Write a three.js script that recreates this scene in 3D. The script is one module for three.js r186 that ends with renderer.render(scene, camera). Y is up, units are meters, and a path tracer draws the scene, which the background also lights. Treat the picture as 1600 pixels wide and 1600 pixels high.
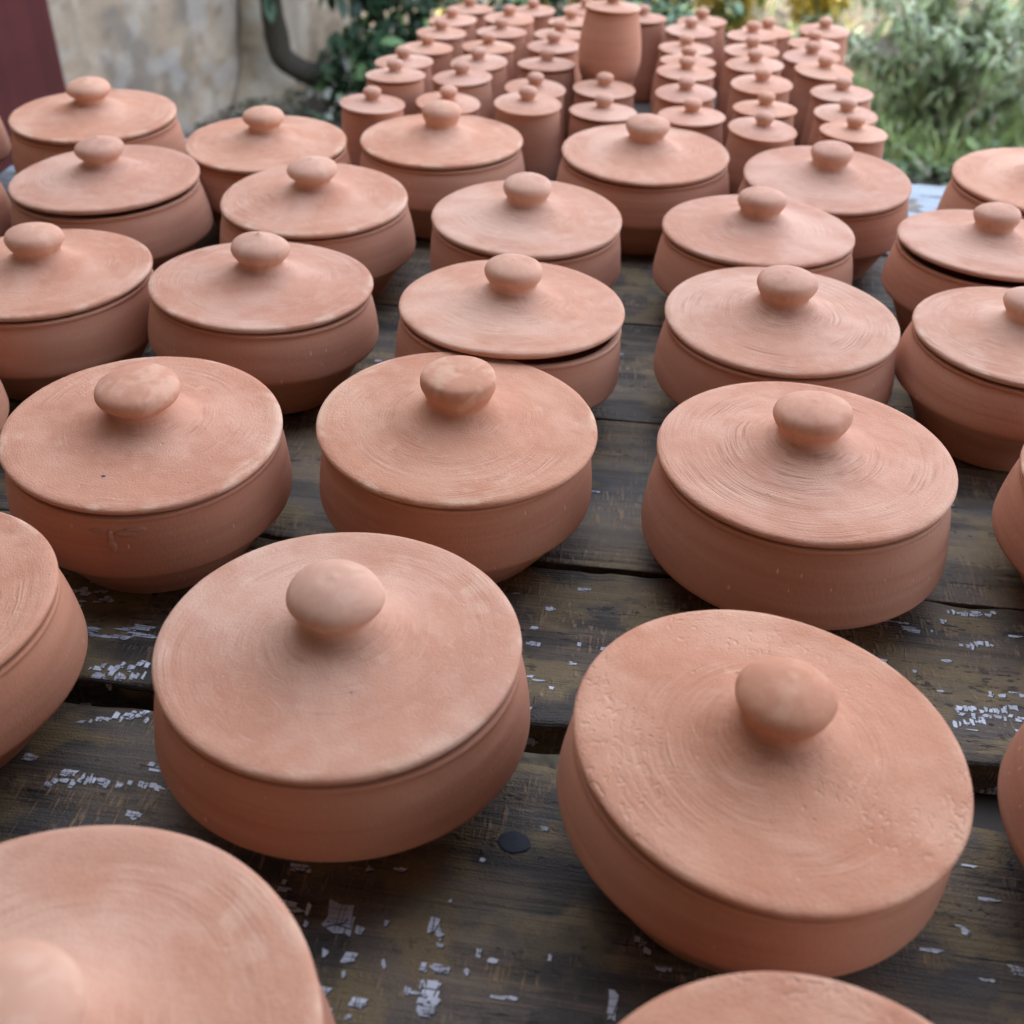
import * as THREE from 'three';
import { mergeGeometries } from 'three/addons/utils/BufferGeometryUtils.js';

/* ---------------------------------------------------------------- camera, sky, sun, exposure */
const S = 0.09;                                   // one unit of the layout lists = radius of a typical bowl lid, in metres
const TOP = 0.76;                                 // height of the table top
const scene = new THREE.Scene();
const camera = new THREE.PerspectiveCamera(49.59, 1, 0.02, 200);
camera.position.set(0, TOP + 5.4505 * S, 0);
camera.rotation.set(THREE.MathUtils.degToRad(-36.896), 0, THREE.MathUtils.degToRad(1.4325), 'XYZ');
camera.focus = 0.7; camera.userData.fStop = 7.2;

const renderer = new THREE.WebGLRenderer({ antialias: true });
renderer.setSize(1024, 1024);
renderer.toneMapping = THREE.LinearToneMapping;
renderer.toneMappingExposure = 3.8;
renderer.shadowMap.enabled = true;

let seedN = 7;
function rnd() { seedN = (seedN + 0x6d2b79f5) | 0; let t = Math.imul(seedN ^ (seedN >>> 15), 1 | seedN); t = (t + Math.imul(t ^ (t >>> 7), 61 | t)) ^ t; return ((t ^ (t >>> 14)) >>> 0) / 4294967296; }
const rr = (a, b) => a + (b - a) * rnd();
const reseed = (n) => { seedN = n * 7919 + 13; };
const clamp = (x, a = 0, b = 1) => Math.min(b, Math.max(a, x));
const lerp = (a, b, t) => a + (b - a) * t;
const sm = (a, b, x) => { const t = clamp((x - a) / (b - a)); return t * t * (3 - 2 * t); };

function lattice(nx, ny) {                        // smooth value noise, periodic over 0..1 in both directions
  const g = new Float32Array(nx * ny); for (let i = 0; i < g.length; i++) g[i] = rnd();
  return (u, v) => {
    let x = u * nx, y = v * ny; const xi = Math.floor(x), yi = Math.floor(y); x -= xi; y -= yi;
    x = x * x * (3 - 2 * x); y = y * y * (3 - 2 * y);
    const a = ((xi % nx) + nx) % nx, b = (a + 1) % nx, c = (((yi % ny) + ny) % ny) * nx, d = ((((yi + 1) % ny) + ny) % ny) * nx;
    return (g[c + a] * (1 - x) + g[c + b] * x) * (1 - y) + (g[d + a] * (1 - x) + g[d + b] * x) * y;
  };
}
function fbm(nx, ny, oct) { const L = []; for (let i = 0; i < oct; i++) L.push(lattice(nx << i, ny << i)); return (u, v) => { let s = 0, a = 0.5, t = 0; for (const f of L) { s += a * f(u, v); t += a; a *= 0.5; } return s / t; }; }

{ // sky: bright hazy daylight
  const W = 512, H = 256, d = new Float32Array(W * H * 4); reseed(3);
  const cl = fbm(6, 4, 5);
  const sun = new THREE.Vector3(-0.75, 0.62, -0.2).normalize(), v = new THREE.Vector3();
  for (let j = 0; j < H; j++) for (let i = 0; i < W; i++) {
    const el = ((j + 0.5) / H - 0.5) * Math.PI, az = ((i + 0.5) / W - 0.5) * 2 * Math.PI;
    v.set(Math.cos(el) * Math.cos(az), Math.sin(el), Math.cos(el) * Math.sin(az));
    const up = clamp(Math.sin(el)), k = Math.pow(up, 0.55), c = sm(0.46, 0.72, cl(i / W, j / H)) * 0.55;
    const glow = Math.pow(clamp(v.dot(sun)), 6) * 0.35;
    const o = (j * W + i) * 4;
    const base = [lerp(0.98, 0.56, k), lerp(1.0, 0.72, k), lerp(1.04, 1.02, k)];
    for (let q = 0; q < 3; q++) d[o + q] = el < 0 ? [0.22, 0.2, 0.15][q] : lerp(base[q], [1.1, 1.1, 1.12][q], c) + glow;
    d[o + 3] = 1;
  }
  const t = new THREE.DataTexture(d, W, H, THREE.RGBAFormat, THREE.FloatType);
  t.mapping = THREE.EquirectangularReflectionMapping; t.magFilter = THREE.LinearFilter; t.needsUpdate = true;
  scene.background = t; scene.environment = t;
}
const sunLight = new THREE.DirectionalLight(new THREE.Color(1.0, 0.9, 0.72), 4.8);
sunLight.name = 'sun';
sunLight.position.set(-0.75 * 20, 0.62 * 20, -0.2 * 20 - 3); sunLight.target.position.set(0, 0, -3);
sunLight.castShadow = true; sunLight.shadow.mapSize.set(2048, 2048);
Object.assign(sunLight.shadow.camera, { left: -9, right: 9, top: 9, bottom: -9, near: 1, far: 50 });
scene.add(sunLight, sunLight.target);

/* ---------------------------------------------------------------- helpers */
const used = {};
function numbered(n) { const k = used[n] ?? 0; used[n] = k + 1; return k ? n + '_' + String(k).padStart(3, '0') : n; }
function thing(name, label, category, group, pos = [0, 0, 0]) {
  const o = new THREE.Group(); o.name = numbered(name); o.position.set(...pos);
  o.userData = { label, category }; if (group) o.userData.group = group;
  scene.add(o); return o;
}
function part(name, geo, mat, parent, extra) {
  const m = new THREE.Mesh(geo, mat); m.name = name; m.castShadow = m.receiveShadow = true; if (extra) Object.assign(m.userData, extra);
  parent.add(m); return m;
}
const enc = (x) => { x = clamp(x); return Math.round(255 * (x <= 0.0031308 ? 12.92 * x : 1.055 * Math.pow(x, 1 / 2.4) - 0.055)); };
function texPair(W, H, fn, wrapV = false) {       // fn(u, v) -> [r, g, b (linear), height 0..1]
  const c = new Uint8Array(W * H * 4), b = new Uint8Array(W * H * 4);
  for (let j = 0; j < H; j++) for (let i = 0; i < W; i++) {
    const p = fn((i + 0.5) / W, (j + 0.5) / H), o = (j * W + i) * 4;
    c[o] = enc(p[0]); c[o + 1] = enc(p[1]); c[o + 2] = enc(p[2]); c[o + 3] = 255;
    b[o] = b[o + 1] = b[o + 2] = Math.round(255 * clamp(p[3])); b[o + 3] = 255;
  }
  return [c, b].map((data, k) => { const t = new THREE.DataTexture(data, W, H); t.magFilter = THREE.LinearFilter; t.wrapS = THREE.RepeatWrapping; t.wrapT = wrapV ? THREE.RepeatWrapping : THREE.ClampToEdgeWrapping; if (!k) t.colorSpace = THREE.SRGBColorSpace; t.needsUpdate = true; return t; });
}
const mixc = (a, b, t) => [lerp(a[0], b[0], t), lerp(a[1], b[1], t), lerp(a[2], b[2], t)];

/* ---------------------------------------------------------------- clay */
const CLAY = [0.5, 0.232, 0.142], DUST = [0.6, 0.345, 0.242], RUDDY = [0.42, 0.168, 0.094], CHALK = [0.68, 0.46, 0.33], STREAK = [0.33, 0.135, 0.085];
const LIDLEN = 1.46;                              // arc length of the lid texture, in lid radii: rim edge .. top of knob
function lidMaterial(seed, W, H, o) {
  reseed(seed);
  const blot = fbm(4, 3, 4), blot2 = fbm(7, 5, 4), fine = lattice(512, 256), fine2 = lattice(300, 160);
  const st = [lattice(11, 40), lattice(14, 120), lattice(20, 260)], mask = fbm(3, 2, 3), wear = fbm(26, 14, 4), hand = lattice(60, 30);
  const kcar = fbm(6, 6, 5), kst = fbm(3, 26, 3), arc = fbm(14, 9, 3), car = fbm(22, 22, 4);
  const ph = rr(0, 6.28), ph2 = rr(0, 6.28);
  const scr = []; for (let i = 0; i < o.scratch; i++) scr.push([rnd(), rr(0.06, 0.5), rr(0.01, 0.05), rr(-0.8, 0.8), rr(0.4, 1)]);
  const crF = fbm(190, 56, 3), crM = fbm(5, 4, 3); const crumbs = []; for (let i = 0; i < o.crumbs; i++) crumbs.push([rnd(), rr(0.04, 0.5), rr(0.003, 0.009), rr(0.4, 1)]);
  return texPair(W, H, (u, v) => {
    const a = u * 6.2832, r = clamp(1.05 - v * LIDLEN, 0, 1);       // approximate radius
    const x = 0.5 + 0.5 * r * Math.cos(a), y = 0.5 + 0.5 * r * Math.sin(a);
    const b = blot(x * 0.9, y * 0.9), b2 = blot2(x, y);
    const w = v + 0.05 * Math.sin(a + ph) * (0.3 + r) + 0.018 * Math.sin(2 * a + ph2) + 0.06 * (b - 0.5);
    const onKnob = sm(0.63, 0.7, v), rk = Math.max(0, 1 - v) * 1.7, kx = 0.5 + rk * Math.cos(a), ky = 0.5 + rk * Math.sin(a);
    let s = 0.16 * st[0](u, w) + 0.34 * st[1](u + 0.02 * b2, w) + 0.5 * st[2](u, w);
    s = lerp(s, 0.5 + 0.6 * (kcar(kx, ky) - 0.5) + 0.15 * (kst(kx * 0.7 + ky * 0.4, ky) - 0.5), onKnob);
    const m = sm(0.46, 0.7, 0.5 * mask(x, y) + 0.5 * arc(u + 0.3 * r, v)), cz = car(lerp(x, kx, onKnob), lerp(y, ky, onKnob));
    let c = mixc(CLAY, DUST, sm(0.35, 0.72, b) * o.dust);
    c = mixc(c, RUDDY, sm(0.42, 0.7, b2) * 0.6 * o.ruddy);
    c = mixc(c, DUST, sm(0.5, 0.72, cz) * 0.28 * o.dust);
    c = mixc(c, STREAK, sm(0.5, 0.74, s) * (0.01 + 0.5 * m) * o.streak);
    c = mixc(c, CHALK, sm(0.52, 0.78, 1 - s) * (0.02 + 0.26 * m) * o.streak);
    const edge = Math.exp(-Math.pow((v - 0.055) / 0.04, 2)), wn = wear(u, v * 0.6);
    c = mixc(c, CHALK, edge * sm(0.46, 0.7, wn) * 0.8 * o.wear);
    c = mixc(c, CHALK, sm(0.66, 0.8, wn) * 0.5 * o.wear * (1 - edge) * m * (1 - onKnob));
    c = mixc(c, CHALK, onKnob * sm(0.5, 0.68, 0.75 * kcar(ky, kx) + 0.25 * kst(kx * 0.8, ky * 0.6)) * 0.42 * o.wear);
    const fk = 1 - 0.96 * onKnob;
    let h = 0.5 + (s - 0.5) * 0.5 * (0.03 + m) * o.streak * fk + (fine(u, v) - 0.5) * 0.2 * fk + (cz - 0.5) * 0.14 + (hand(u, v) - 0.5) * 0.15 * fk;
    const g = 1 + (fine(u, v) - 0.5) * 0.07 * fk;
    c = [c[0] * g, c[1] * g, c[2] * g];
    const asp = 6.2832 * Math.max(r, 0.15) / LIDLEN;
    const cl = sm(0.6, 0.76, crF(u, v)) * sm(0.52, 0.7, crM(x, y)) * o.crust * (1 - onKnob) * sm(0.01, 0.05, v); h += 0.22 * cl; c = mixc(c, DUST, cl * 0.3);
    for (const q of scr) { let du = u - q[0]; du -= Math.round(du); const t = du * asp, n = v - q[1] - t * q[3] * 0.6; if (Math.abs(t) < q[2] && Math.abs(n) < 0.0022) c = mixc(c, CHALK, q[4] * 0.7 * (1 - Math.abs(t) / q[2])); }
    for (const q of crumbs) { let du = u - q[0]; du -= Math.round(du); const dd = Math.hypot(du * asp * (0.6 + q[3]), v - q[1]) * (0.7 + 0.9 * crF(u * 1.7 + q[0], v)); if (dd < q[2] * 2) { const k = 1 - sm(q[2] * 0.5, q[2] * 1.6, dd); h += 0.5 * k * q[3]; c = mixc(c, q[3] > 0.9 ? STREAK : DUST, k * 0.4); } }
    return [...c, h];
  });
}
const std = (o) => new THREE.MeshStandardMaterial(o);
const clayMat = ([map, bump], bs) => std({ map, bumpMap: bump, bumpScale: bs, roughness: 0.86 });
const lidMats = [
  clayMat(lidMaterial(11, 1536, 420, { dust: 0.7, ruddy: 0.7, streak: 0.6, wear: 0.5, scratch: 7, crumbs: 8, crust: 0.5 }), 0.0011),
  clayMat(lidMaterial(12, 1536, 420, { dust: 0.6, ruddy: 0.9, streak: 0.8, wear: 0.4, scratch: 4, crumbs: 26, crust: 1.6 }), 0.0016),
  clayMat(lidMaterial(13, 1536, 420, { dust: 0.8, ruddy: 0.7, streak: 1.15, wear: 0.25, scratch: 2, crumbs: 8, crust: 0.3 }), 0.0013),
  clayMat(lidMaterial(14, 1536, 420, { dust: 0.6, ruddy: 0.9, streak: 0.95, wear: 0.9, scratch: 12, crumbs: 10, crust: 0.6 }), 0.0012),
  clayMat(lidMaterial(15, 1024, 280, { dust: 1.0, ruddy: 0.5, streak: 0.8, wear: 0.35, scratch: 5, crumbs: 6, crust: 0.3 }), 0.0011),
  clayMat(lidMaterial(16, 1024, 280, { dust: 0.8, ruddy: 0.8, streak: 1.0, wear: 0.7, scratch: 8, crumbs: 8, crust: 0.4 }), 0.0011),
];
function bodyMaterial(seed, W, H, o) {
  reseed(seed);
  const st = [lattice(5, 24), lattice(8, 60), lattice(14, 150)], blot = fbm(5, 3, 4), fine = lattice(512, 200), sp = [];
  for (let i = 0; i < o.specks; i++) sp.push([rnd(), rnd(), rr(0.0015, 0.004)]);
  const ph = rr(0, 6.28);
  const grid = new Map(); for (const q of sp) { const k = Math.floor(q[0] * 40) + ',' + Math.floor(q[1] * 16); (grid.get(k) ?? grid.set(k, []).get(k)).push(q); }
  return texPair(W, H, (u, v) => {
    const w = v + 0.012 * Math.sin(u * 6.2832 + ph), s = 0.42 * st[0](u, w) + 0.33 * st[1](u, w) + 0.25 * st[2](u, w), b = blot(u, v);
    let c = mixc([0.485, 0.217, 0.13], CLAY, sm(0.4, 0.75, b));
    c = mixc(c, RUDDY, sm(0.5, 0.76, s) * 0.6 * o.streak);
    c = mixc(c, DUST, sm(0.55, 0.8, 1 - s) * 0.35 * o.streak);
    let h = 0.5 + (s - 0.5) * 0.8 * o.streak + (fine(u, v) - 0.5) * 0.12;
    for (const q of grid.get(Math.floor(u * 40) + ',' + Math.floor(v * 16)) ?? []) { const d = Math.hypot((u - q[0]) * 4.2, v - q[1]); if (d < q[2] * 2) { const k = 1 - sm(q[2], q[2] * 2, d); c = mixc(c, CHALK, k * 0.6); h += k * 0.4; } }
    const g = 1 + (fine(u, v) - 0.5) * 0.06;
    return [c[0] * g, c[1] * g, c[2] * g, h];
  });
}
const bodyMats = [
  clayMat(bodyMaterial(21, 2048, 420, { streak: 0.75, specks: 130 }), 0.0006),
  clayMat(bodyMaterial(22, 1024, 260, { streak: 0.9, specks: 50 }), 0.0006),
  clayMat(bodyMaterial(23, 1024, 260, { streak: 0.45, specks: 40 }), 0.0005),
];

// a profile (list of [r, y]) turned round y; returns geometries for the row ranges asked for, with normals from the whole surface
function smoothProfile(P, n) {                    // Catmull-Rom through the points; a point given twice is a corner
  const out = []; const runs = [[]];
  P.forEach((p, i) => { runs[runs.length - 1].push(p); if (i && i < P.length - 1 && p[0] === P[i + 1][0] && p[1] === P[i + 1][1]) runs.push([]); });
  runs.forEach((R, k) => {
    if (R.length === 1) { if (!k) out.push(R[0]); return; }
    const c = new THREE.CatmullRomCurve3(R.map((p) => new THREE.Vector3(p[0], p[1], 0)), false, 'centripetal');
    const m = Math.max(2, Math.round(n * R.length / P.length));
    for (let i = k ? 1 : 0; i <= m; i++) { const q = c.getPoint(i / m); out.push([Math.max(0, q.x), q.y]); }
  });
  return out;
}
function turned(prof, seg, warp, uOff, splits, len) {
  const n = prof.length, pos = new Float32Array(n * (seg + 1) * 3), uv = new Float32Array(n * (seg + 1) * 2);
  let acc = 0; const L = [0]; for (let i = 1; i < n; i++) { acc += Math.hypot(prof[i][0] - prof[i - 1][0], prof[i][1] - prof[i - 1][1]); L.push(acc); }
  const total = len ?? acc;
  for (let i = 0; i < n; i++) for (let j = 0; j <= seg; j++) {
    const a = (j % seg) / seg * Math.PI * 2, k = i * (seg + 1) + j, p = warp(prof[i][0], prof[i][1], a);
    pos.set([p[0] * Math.cos(a), p[1], p[0] * Math.sin(a)], k * 3);
    uv.set([j / seg + uOff, L[i] / total], k * 2);
  }
  const tri = (i0, i1) => { const ix = []; for (let i = i0; i < i1; i++) for (let j = 0; j < seg; j++) { const a = i * (seg + 1) + j, b = a + 1, c = a + seg + 1, d = c + 1; ix.push(a, b, c, b, d, c); } return ix; };
  const g = new THREE.BufferGeometry();
  g.setAttribute('position', new THREE.BufferAttribute(pos, 3)); g.setAttribute('uv', new THREE.BufferAttribute(uv, 2)); g.setIndex(tri(0, n - 1)); g.computeVertexNormals();
  const N = g.attributes.normal; // close the seam
  for (let i = 0; i < n; i++) { const a = i * (seg + 1), b = a + seg; const x = N.getX(a) + N.getX(b), y = N.getY(a) + N.getY(b), z = N.getZ(a) + N.getZ(b), l = Math.hypot(x, y, z) || 1; N.setXYZ(a, x / l, y / l, z / l); N.setXYZ(b, x / l, y / l, z / l); }
  if (!splits) return [g];
  const cuts = [0, ...splits, n - 1];
  return cuts.slice(1).map((c, q) => {
    const i0 = cuts[q], rows = c - i0 + 1, m = rows * (seg + 1), s = new THREE.BufferGeometry();
    for (const [key, w] of [['position', 3], ['normal', 3], ['uv', 2]]) s.setAttribute(key, new THREE.BufferAttribute(g.attributes[key].array.slice(i0 * (seg + 1) * w, (i0 * (seg + 1) + m) * w), w));
    const ix = []; for (let i = 0; i < rows - 1; i++) for (let j = 0; j < seg; j++) { const a = i * (seg + 1) + j; ix.push(a, a + 1, a + seg + 1, a + 1, a + seg + 2, a + seg + 1); }
    s.setIndex(ix); return s;
  });
}
const scaleP = (P, k) => P.map(([a, b]) => [a * k, b * k]);

/* ---------------------------------------------------------------- large structure: ground, house wall, tables */
{ // ground
  reseed(31);
  const f1 = fbm(6, 6, 5), f2 = fbm(24, 24, 4), f3 = lattice(256, 256);
  const [map, bump] = texPair(1024, 1024, (u, v) => {
    const a = f1(u, v), b = f2(u, v), c = f3(u, v);
    let k = mixc([0.04, 0.031, 0.022], [0.1, 0.08, 0.056], sm(0.3, 0.7, a)); k = mixc(k, [0.2, 0.165, 0.115], sm(0.62, 0.78, b) * 0.6);
    const g = 0.8 + 0.4 * c; return [k[0] * g, k[1] * g, k[2] * g, 0.4 * a + 0.4 * b + 0.2 * c];
  }, true);
  for (const t of [map, bump]) t.repeat.set(60, 60);
  const g = new THREE.PlaneGeometry(140, 140, 160, 160).rotateX(-Math.PI / 2), p = g.attributes.position, hn = fbm(8, 8, 4);
  for (let i = 0; i < p.count; i++) { const x = p.getX(i), z = p.getZ(i), d = Math.hypot(x, z); p.setY(i, (hn(x / 60, z / 60) - 0.5) * sm(8, 40, d) * 1.5); }
  g.computeVertexNormals();
  const m = part('ground', g, std({ map, bumpMap: bump, bumpScale: 0.02, roughness: 1 }), scene, { kind: 'structure' });
  m.userData.label = 'dark bare earth around the table'; m.userData.category = 'ground';
}
const WP = new THREE.Vector2(-1.08, -3.88), WD = new THREE.Vector2(0.3011, -0.9536), WN = new THREE.Vector2(0.9536, 0.3011);
{ // house wall: runs away from the viewer along WD, its face looks along WN
  reseed(41);
  const wall = thing('house_wall', 'stained beige plaster wall of the house behind the left pots, with a dark red door', 'wall', null, [WP.x, 0, WP.y]);
  wall.rotation.y = Math.atan2(-WD.y, WD.x);      // local x runs along WD, local z is the face normal
  const b1 = fbm(7, 5, 5), b2 = fbm(20, 16, 4), dr = fbm(36, 5, 4), fine = lattice(300, 300), lich = fbm(9, 7, 4);
  const [map, bump] = texPair(1280, 640, (u, v) => {
    const a = b1(u, v), b = b2(u, v), d = dr(u, v * 0.8), c = fine(u, v);
    let k = mixc([0.38, 0.285, 0.195], [0.48, 0.395, 0.305], sm(0.36, 0.66, a));
    k = mixc(k, [0.26, 0.19, 0.125], sm(0.5, 0.74, b) * 0.75);
    k = mixc(k, [0.3, 0.25, 0.19], sm(0.52, 0.75, d) * 0.6);
    k = mixc(k, [0.14, 0.13, 0.12], sm(0.63, 0.76, 1 - a) * 0.5);
    k = mixc(k, [0.48, 0.45, 0.41], sm(0.6, 0.75, lich(u, v)) * 0.4);
    const g = 0.94 + 0.12 * c; return [k[0] * g, k[1] * g, k[2] * g, 0.45 * a + 0.35 * b + 0.2 * c];
  }, true);
  const M = std({ map, bumpMap: bump, bumpScale: 0.012, roughness: 0.95 });
  const slab = (x0, x1, h, nx, ny, amp) => {
    const parts = [], rel = fbm(23, 11, 4);
    const g = new THREE.PlaneGeometry(x1 - x0, h, nx, ny), p = g.attributes.position, uv = g.attributes.uv;
    for (let i = 0; i < p.count; i++) { const x = p.getX(i) + (x0 + x1) / 2, y = p.getY(i) + h / 2, e = Math.min(1, (x - x0) / 0.05, (x1 - x) / 0.05); p.setXYZ(i, x, y, (rel(x / 6, y / 4) - 0.5) * amp * e); uv.setXY(i, x / 1.6, y / 0.9); }
    g.computeVertexNormals(); parts.push(g.toNonIndexed());
    const bx = new THREE.BoxGeometry(x1 - x0, h, 0.28).translate((x0 + x1) / 2, h / 2, -0.155); const q = bx.attributes.position, w = bx.attributes.uv; for (let i = 0; i < q.count; i++) w.setXY(i, (q.getX(i) + q.getZ(i)) / 1.6, (q.getY(i)) / 0.9);
    parts.push(bx.toNonIndexed()); return mergeGeometries(parts);
  };
  part('plaster', slab(-6.5, 1.2, 4.2, 300, 120, 0.05), M, wall);
  // irregular plaster buttress with a spreading foot
  const prof = (t) => 0.055 + 0.02 * Math.sin(t * 9) + 0.14 * Math.pow(1 - clamp(t / 0.3), 2);
  const g = new THREE.CylinderGeometry(1, 1, 4.1, 28, 90, true), p = g.attributes.position, uv = g.attributes.uv, n1 = fbm(6, 30, 3);
  for (let i = 0; i < p.count; i++) { const x = p.getX(i), y = p.getY(i) + 2.05, z = p.getZ(i), a = Math.atan2(z, x) / 6.2832 + 0.5, r = prof(y) * (0.8 + 0.5 * n1(a, y / 4.1)); p.setXYZ(i, 0.36 + x * r * 1.35, y, z * r * 0.9 - 0.01); uv.setXY(i, a * 0.3 + 0.31, y / 1.3 + 0.2); }
  g.computeVertexNormals();
  const pm = std({ map, bumpMap: bump, bumpScale: 0.015, roughness: 0.95, color: new THREE.Color(0.8, 0.8, 0.74) });
  part('buttress', g, pm, wall);
  // dark red door, its frame post at the right edge
  const dn = fbm(3, 40, 3);
  const [dm, db] = texPair(512, 1024, (u, v) => { const a = dn(v, u), b = dn(u, v); const k = mixc([0.066, 0.007, 0.006], [0.09, 0.012, 0.01], sm(0.3, 0.7, 0.6 * a + 0.4 * b)); return [...k, 0.5 + 0.4 * (a - 0.5)]; });
  const DM = std({ map: dm, bumpMap: db, bumpScale: 0.002, roughness: 0.9 });
  const door = part('door', new THREE.BoxGeometry(0.9, 2.08, 0.05).translate(-0.77 - 0.45, 1.05, 0.03), DM, wall, { label: 'dark red painted door' });
  part('door_rail', new THREE.BoxGeometry(0.72, 0.14, 0.012).translate(-1.22, 0.98, 0.0615), DM, door);
  part('handle', mergeGeometries([new THREE.CylinderGeometry(0.009, 0.009, 0.05, 12).rotateX(Math.PI / 2).translate(-1.58, 1.02, 0.093), new THREE.CylinderGeometry(0.009, 0.009, 0.11, 12).rotateZ(Math.PI / 2).translate(-1.53, 1.02, 0.115)]), std({ color: new THREE.Color(0.3, 0.3, 0.3), metalness: 1, roughness: 0.4 }), door);
}
{ // the house's other wall, behind the viewer
  const w = thing('back_wall', 'pale rendered house wall behind the viewer', 'wall', null, [0, 0, 1.9]);
  part('render_coat', new THREE.BoxGeometry(6.4, 3.6, 0.25).translate(0.4, 1.8, 0), std({ color: new THREE.Color(0.46, 0.37, 0.28), roughness: 0.95 }), w);
}
{ // porch roof over the viewer: boards on rafters from the back wall, supported by posts at its far right
  const v = thing('porch_roof', 'wooden porch roof over the viewer, along the back wall', 'roof', null, [0, 0, 0]);
  const m = std({ color: new THREE.Color(0.2, 0.14, 0.1), roughness: 0.85 });
  for (let i = 0; i < 10; i++) part('roof_board', new THREE.BoxGeometry(6.4, 0.02, 0.228), m, v).position.set(0.4, 2.72 + 0.001 * (i % 2), 1.66 - i * 0.23);
  for (let i = 0; i < 6; i++) part('rafter', new THREE.BoxGeometry(0.06, 0.1, 2.28), m, v).position.set(lerp(-2.6, 3.5, i / 5), 2.658, 0.625);
  part('post', new THREE.CylinderGeometry(0.05, 0.055, 2.608, 16), m, v).position.set(3.5, 1.304, -0.3);
}
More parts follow.
